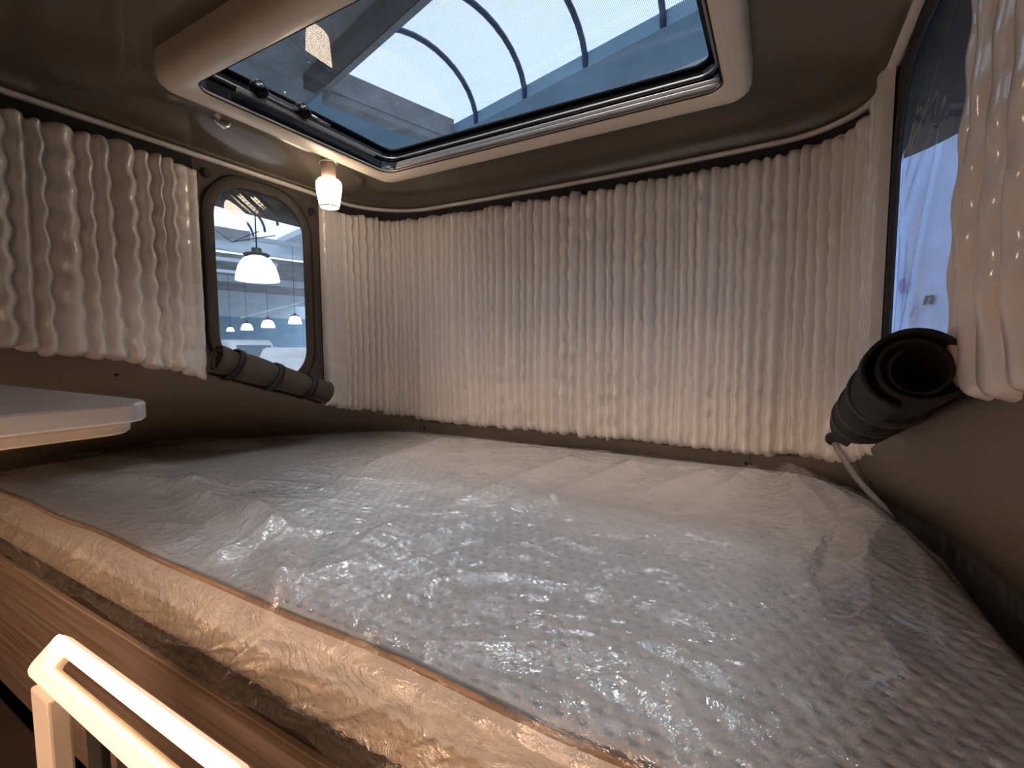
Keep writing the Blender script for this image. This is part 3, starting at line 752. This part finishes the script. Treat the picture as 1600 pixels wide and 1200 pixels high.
# ------------------------------------------------------------------ ceiling lamp and hook
lm = empty('ceiling_lamp', (-1.435, 1.20, .70)); setp(lm, 'small lit glass-shade lamp hanging from the ceiling by the skylight', 'lamp')
B = Vector((-1.435, 1.20, .700))
adopt(lathe('mount', [(0, .018), (.030, .018), (.032, .010), (.026, .002), (.024, -.006)], M['rail'], None, 24, B), lm)
adopt(tube('clip', [B+Vector((-.036, -.014, .010)), B+Vector((-.02, -.03, .0)), B+Vector((.012, -.034, -.004)), B+Vector((.034, -.012, -.014)), B+Vector((.036, .006, -.036))], .004, M['chrome'], None, 8), lm)
adopt(tube('clip', [B+Vector((.031*math.cos(a), .031*math.sin(a), -.030)) for a in np.linspace(0, 6.28, 24, endpoint=False)], .0028, M['rail'], None, 8, closed=True), lm)
adopt(lathe('neck', [(.0, .0), (.024, .0), (.025, -.03), (.0255, -.098), (.0, -.098)], M['brown_glass'], None, 24, B), lm)
gs = lathe('glass_shade', [(.026, -.088), (.036, -.090), (.0425, -.098), (.0445, -.110), (.043, -.130), (.039, -.155), (.034, -.185), (.031, -.185)], M['bulb'], None, 32, B); adopt(gs, lm)
(lambda o: setattr(o, 'parent', gs))(lathe('bottom_lens', [(.0, -.184), (.026, -.184), (.031, -.188), (.034, -.185)], emat('lamp_lens', (1, .84, .68), 2.2), None, 32, B))
adopt(tube('rim', [B+Vector((.0345*math.cos(a), .0345*math.sin(a), -.186)) for a in np.linspace(0, 6.28, 28, endpoint=False)], .0022, M['brown_glass'], None, 6, closed=True), lm)
hk = empty('swivel_hook', (-1.50, .84, .70)); setp(hk, 'small chrome hook on the ceiling left of the skylight', 'hook')
Hk = Vector((-1.50, .845, .700))
adopt(lathe('base', [(0, .014), (.018, .014), (.019, .004), (.013, -.004), (0, -.006)], M['rail'], None, 20, Hk), hk)
adopt(tube('hook', [Hk+Vector((0, -.01, -.004)), Hk+Vector((0, .006, -.016)), Hk+Vector((.002, .022, -.020)), Hk+Vector((.004, .034, -.012)), Hk+Vector((.004, .036, .0))], .0075, M['chrome'], None, 10), hk)

# ------------------------------------------------------------------ hose at the right back corner
hs = empty('hose', (.2, 1.6, -.40)); setp(hs, 'thin grey hose with black end fitting in the back right corner', 'hose')
adopt(tube('tube', [(.150, 1.612, -.268), (.160, 1.595, -.288), (.178, 1.567, -.318), (.198, 1.54, -.350), (.222, 1.515, -.378), (.247, 1.485, -.402), (.262, 1.455, -.424), (.27, 1.42, -.46)], .0085, M['hose'], None, 12), hs)
adopt(lathe('end_fitting', [(0, .012), (.012, .012), (.018, .008), (.019, -.002), (.014, -.006), (.014, -.014), (0, -.014)], M['blackm'], None, 16, (.149, 1.618, -.264), (-.1, -.6, .5)), hs)

# ================================================================== the hall outside
hall_grey = pmat('hall_grey', (.26, .27, .28), .8, var=.25, vscale=1.5)
hall_blue = pmat('hall_blue', (.22, .35, .46), .8, var=.15, vscale=1.0)
hall_pale = pmat('hall_pale', (.55, .64, .70), .7, var=.1, vscale=1.0)
hall_dark = pmat('hall_dark', (.05, .05, .055), .8, var=.2, vscale=2)
rib_blue = pmat('rib_blue', (.02, .05, .13), .5)
D = np.array((-.965, .262)); Nn = np.array((.262, .965))
def hp(t, nn, z): q = D*t+Nn*nn; return (q[0], q[1], z)
def hbox(name, t0, t1, n0, n1, z0, z1, mat, kind=True):
    V = [hp(t, nn, z) for z in (z0, z1) for t, nn in ((t0, n0), (t1, n0), (t1, n1), (t0, n1))]
    o = mesh(name, V, [(0, 1, 2, 3), (7, 6, 5, 4), (0, 4, 5, 1), (1, 5, 6, 2), (2, 6, 7, 3), (3, 7, 4, 0)], mat)
    if kind: setp(o, kind='structure')
    return o
ZR = 5.0
W = 3.0
vaults = [(4.2, 7.2), (-.2, 2.8), (-4.6, -1.6)]
hbox('hall_floor', -14, 60, -14, 16, -2.62, -2.5, pmat('hall_concrete', (.42, .43, .43), .6))
for n0, n1, m_ in ((-12, -4.6, hall_grey), (-1.6, -.2, hall_grey), (2.8, 4.2, hall_grey), (7.2, 8.4, hall_blue), (8.4, 14, hall_pale)):
    hbox('hall_roof', -10, 13.5 if n0 in (2.8, 7.2) else 24, n0, n1, ZR, ZR+.25, m_)
for n0, n1 in vaults:
    hbox('hall_roof', 9.1, 14, n0, n1, ZR-.02, ZR+.25, hall_blue)
# dark valley beam beside the vault seen through the skylight
hbox('hall_beam', -10, 9, 3.72, 3.95, ZR-.25, ZR, hall_dark); hbox('hall_beam', -10, 9, 4.08, 4.2, ZR-.12, ZR+.1, hall_grey)
hbox('hall_beam', 9.0, 9.3, 4.2, 7.3, ZR-.25, ZR+.1, hall_grey)
def arc(nc, r, t, z0, hgt, k=18):
    return [hp(t, nc-r*math.cos(a), z0+hgt*math.sin(a)) for a in np.linspace(0, math.pi, k)]
for n0, n1 in vaults:
    nc = (n0+n1)/2
    for seg in ((-9, 9.0), (14.2, 23.8)):
        t = seg[0]
        root = setp(empty('vault_ribs', hp((seg[0]+seg[1])/2, nc, ZR)), kind='structure')
        ts = [1.48*k+.78 for k in range(-6, 6)] if seg[0] < 0 else list(np.arange(14.4, 23.8, 1.5))
        for t in ts: adopt(tube('rib', arc(nc, 1.5, t, ZR, 1.15), .055, rib_blue, None, 6), root)
        g = hbox('hall_gable', seg[1]-.02, seg[1], n0, n1, ZR-.1, ZR+.35, hall_grey)
    # vault glazing
    L_ = []
    aa = np.linspace(0, math.pi, 20); tt = np.array((-9, 9.0))
    Pv = np.array([[hp(t, nc-1.53*math.cos(a), ZR+1.18*math.sin(a)) for t in tt] for a in aa])
    o = gridmesh('vault_glazing', Pv, film_mat('vault_glazing', tint=(.97, .99, 1), gloss=.06, haze=.0)); setp(o, kind='structure')
# far part of the hall, seen through the left window
hbox('hall_beam', 24, 24.4, -12, 16, 4.45, 5.2, hall_pale)
hbox('hall_roof', 24.4, 47, -12, 18, 4.15, 4.35, hall_grey)
hbox('hall_beam', 30, 30.3, -12, 18, 3.8, 4.15, hall_pale); hbox('hall_beam', 38, 38.3, -12, 18, 3.35, 4.15, hall_pale)
hbox('hall_wall', 47, 47.3, -14, 24, -2.6, 2.9, hall_blue); hbox('hall_wall', 46.9, 47.2, -14, 24, 2.9, 4.4, hall_pale)
def rayp(x, y, dist):
    d = Fv+Rv*((x-800)/FPX)-Uv*((y-600)/FPX); d = d.normalized(); return d*dist
tube('hall_pipe', [rayp(376, 497, 22), rayp(490, 469, 15)], .035, hall_pale)['kind'] = 'structure'
for k, ((x0, y0, d0), (x1, y1, d1)) in enumerate((((335, 358, 15), (362, 378, 14)), ((362, 378, 14), (430, 368, 14)), ((365, 377, 14), (403, 362, 12)))):
    tube('hall_wire', [rayp(x0, y0, d0), rayp(x1, y1, d1)], .012, hall_dark, None, 6)['kind'] = 'structure'
shade_m = emat('pendant_shade', (.85, .95, 1.0), .55)
def pendant(p, dia, label, top):
    root = empty('pendant_lamp', p); setp(root, label, 'pendant lamp', 'hall pendant lamps')
    r = dia/2; h = dia*.62
    prof = [(r, 0), (r*1.0, h*.08), (r*.95, h*.3), (r*.84, h*.6), (r*.62, h*.88), (r*.3, h), (0, h)]
    adopt(lathe('shade', prof, shade_m, None, 24, p), root)
    adopt(lathe('canopy', [(r*.55, h*.98), (r*.62, h*1.03), (r*.55, h*1.08), (r*.25, h*1.08), (r*.22, h*1.3), (0, h*1.32)], M['blackm'], None, 20, p), root)
    adopt(tube('cord', [Vector(p)+Vector((0, 0, h*1.3)), Vector((p[0], p[1], top))], max(.006, dia*.016), M['blackm'], None, 6), root)
for (x, y, dist, dia, lab) in ((403, 439, 6.4, .47, 'large bright pendant lamp seen through the left window'),
                               (419, 512, 19, .46, 'small distant pendant lamp, middle of the three outside the left window'),
                               (386, 516, 21, .44, 'small distant pendant lamp left of the middle one outside the left window'),
                               (461, 506, 17, .42, 'small distant pendant lamp at the right edge of the left window'),
                               (360, 518, 24, .32, 'faint far pendant lamp at the left edge of the left window')):
    pp_ = rayp(x, y, dist); tz_ = 2.2 if dist < 10 else 3.3
    pendant(tuple(pp_), dia, lab, tz_)
    tq = -.965*pp_.x+.262*pp_.y; nq = .262*pp_.x+.965*pp_.y
    hbox('hall_beam', tq-.08, tq+.08, nq-1.2, nq+1.2, tz_-.005, tz_+.12, hall_pale)
# large warm panel lamp under the hall roof; its light falls through the skylight onto the bed
def panel_lamp(x, y, col, strength, label):
    pl = empty('panel_lamp', (x, y, 4.62)); setp(pl, label, 'lamp', 'hall panel lamps')
    adopt(box('housing', (x-.85, y-.80, 4.63), (x+.85, y+.80, 4.70), hall_pale, None, .01), pl)
    adopt(box('diffuser', (x-.80, y-.75, 4.615), (x+.80, y+.75, 4.628), emat('panel_diffuser', col, strength), None, .003), pl)
    for qx in (x-.75, x+.75): adopt(tube('rod', [(qx, y, 4.70), (qx, y, 4.985)], .012, M['rail'], None, 6), pl)
panel_lamp(-1.1, -.70, (1.0, .76, .60), 15, 'large warm square panel lamp under the hall roof above the van')
panel_lamp(1.7, 1.5, (1.0, .95, .90), 9, 'unseen neutral white panel lamp added to brighten the left of the bed')  # added lamp, lifts the dark left end of the mattress
hbox('hall_beam', -2.4, -.3, 1.70, 2.10, 4.99, 5.10, hall_pale)
# vehicles in the hall
veh = pmat('vehicle_white', (.85, .87, .88), .3, var=.02); vglass = pmat('vehicle_glass', (.18, .24, .30), .1)
def vehicle(name, c, ang, length, width, height, prof, label, cat, glass=None, marks=()):
    root = empty(name, c); setp(root, label, cat)
    ca, sa = math.cos(ang), math.sin(ang)
    def tr(x, y, z): return (c[0]+x*ca-y*sa, c[1]+x*sa+y*ca, c[2]+z)
    pr = np.array(prof); L_ = []
    for yy, ins in ((-1, .10), (-.94, .03), (-.86, 0), (.86, 0), (.94, .03), (1, .10)):
        cen = pr.mean(0); q = cen+(pr-cen)*(1-ins); L_.append(np.array([tr(x*length, yy*width/2, z*height) for x, z in q]))
    o = loft('body', L_, veh); m = len(pr); me = o.data; bm = bmesh.new(); bm.from_mesh(me); bm.verts.ensure_lookup_table()
    bm.faces.new([bm.verts[i*6] for i in range(m)]); bm.faces.new([bm.verts[i*6+5] for i in range(m-1, -1, -1)]); bm.to_mesh(me); bm.free()
    autosmooth(o, 35); adopt(o, root)
    for nm, quad in (glass or []):
        adopt(mesh(nm, [tr(x*length, y*width/2, z*height) for x, y, z in quad], [(0, 1, 2, 3)], vglass), root)
    return root
def dirang(x): # heading towards the camera
    d = rayp(x, 544, 1); return math.atan2(-d.y, -d.x)
p1 = rayp(474, 560, 8.0)
rp = [(0, 0)]+[(.0, .55), (.02, .78), (.07, .93), (.16, 1.0), (.9, 1.0), (1, .95), (1, 0)]
vehicle('caravan', (p1.x, p1.y, -2.5), dirang(462)+math.pi-.12, 5.0, 1.5, 2.53, rp, 'white rounded caravan seen low in the left window', 'caravan',
        [('lamp', [(-.003, -.55, .83), (-.003, -.40, .83), (.004, -.40, .85), (.004, -.55, .85)]), ('lamp', [(-.003, -.55, .73), (-.003, -.42, .73), (-.003, -.42, .75), (-.003, -.55, .75)])])
p2 = rayp(418, 560, 24)
mh = [(0, 0), (0, .42), (.03, .50), (.10, .56), (.22, .94), (.26, 1.0), (.96, 1.0), (1, .95), (1, 0)]
vehicle('motorhome', (p2.x, p2.y, -2.5), dirang(405)+math.pi+.45, 6.0, 2.0, 2.95, mh, 'grey-white motorhome with sloping windscreen outside the left window', 'motorhome',
        [('windscreen', [(.102, -.80, .595), (.102, .80, .595), (.203, .78, .915), (.203, -.78, .915)])])
p3 = rayp(370, 556, 31)
vehicle('white_van', (p3.x, p3.y, -2.5), dirang(376)+math.pi-.3, 5.5, 2.0, 2.66, mh, 'small white van farthest away outside the left window', 'van',
        [('windscreen', [(.102, -.80, .595), (.102, .80, .595), (.203, .78, .915), (.203, -.78, .915)])])
p4 = rayp(392, 600, 3.4); rp2 = rp
vehicle('low_camper', (p4.x, p4.y, -2.5), dirang(405)+math.pi-.05, 4.0, .8, 2.27, rp2, 'bright white camper roof just above the rolled flap in the left window', 'camper')

# banner wall beyond the right window
P1 = np.array((.83, 4.87)); P2 = np.array((1.015, 4.21)); bd_ = (P2-P1)/np.linalg.norm(P2-P1)
ban = empty('banner', (P1[0]+bd_[0]*1.0, P1[1]+bd_[1]*1.0, -2.5)); setp(ban, 'white fabric banner, bluish light painted in, with dark letter seen through the right window', 'banner')
bmat = pmat('banner_fabric', (.36, .52, .88), .8, var=.14, vscale=2.5)  # white cloth; the bluish light on it is put into the colour
bn = np.array((bd_[1], -bd_[0]))            # towards the van (negative x)
if bn[0] > 0: bn = -bn
def bp_(u, z, off=0): q = P1+bd_*u+bn*off; return (q[0], q[1], z)
nu, nz2 = 60, 30
Pb = np.array([[bp_(u, z, .02*math.sin(u*3+z*.8)+.012*math.sin(z*26)) for z in np.linspace(-2.5, 1.6, nz2)] for u in np.linspace(-2.5, 3.2, nu)])
fb = gridmesh('fabric', Pb, bmat); adopt(fb, ban); so = fb.modifiers.new('solid', 'SOLIDIFY'); so.thickness = .01
adopt(tube('top_bar', [bp_(-2.5, 1.61), bp_(3.2, 1.61)], .03, M['blackm'], None, 8), ban)
def on_banner(x, y):
    d = Fv+Rv*((x-800)/FPX)-Uv*((y-600)/FPX); a = np.array(((d.x, -bd_[0]), (d.y, -bd_[1]))); t, u = np.linalg.solve(a, P1); return u, d.z*t
cu = bpy.data.curves.new('letter', 'FONT'); cu.body = 'n'; cu.size = 1; cu.extrude = .01; cu.offset = .02; cu.align_x = 'CENTER'
to = bpy.data.objects.new('letter_tmp', cu); C.objects.link(to); bpy.context.view_layer.update()
me = bpy.data.meshes.new_from_object(to.evaluated_get(bpy.context.evaluated_depsgraph_get())); bpy.data.objects.remove(to)
u0, z0 = on_banner(1461, 475); u1, z1 = on_banner(1461, 461); ua, _ = on_banner(1452, 468); ub, _ = on_banner(1470, 468)
xsz = (abs(ub-ua))/.5; zsz = (z1-z0)/.5
for v_ in me.vertices:
    x_, y_, z_ = v_.co; v_.co = Vector(bp_(u0+x_*xsz+.5*(y_)*xsz*.4, z0+y_*zsz, .045+z_*.3))
lt = link('lettering', me, pmat('banner_ink', (.02, .03, .07), .7)); lt.parent = fb
pur = pmat('banner_purple', (.22, .20, .55), .8, var=.1)
def blob(x, y, rx, ry, tilt=0):
    uc, zc = on_banner(x, y); u2, _ = on_banner(x+rx, y); _, z2 = on_banner(x, y-ry)
    V = [bp_(uc+(u2-uc)*math.cos(a)+tilt*math.sin(a), zc+(z2-zc)*math.sin(a), .047) for a in np.linspace(0, 6.283, 20, endpoint=False)]
    mesh('printed_mark', V, [tuple(range(20))], pur, fb)
blob(1421, 446, 7, 12); blob(1438, 487, 2.5, 10, .05)
# dark hall side wall behind the banner
hbox('hall_wall', -16, -6, 3, 14, -2.6, 9, hall_dark)
V = [bp_(-4, -2.5, -1.2), bp_(5, -2.5, -1.2), bp_(5, 6, -1.2), bp_(-4, 6, -1.2)]
setp(mesh('hall_side_wall', V, [(0, 1, 2, 3)], hall_dark), kind='structure')
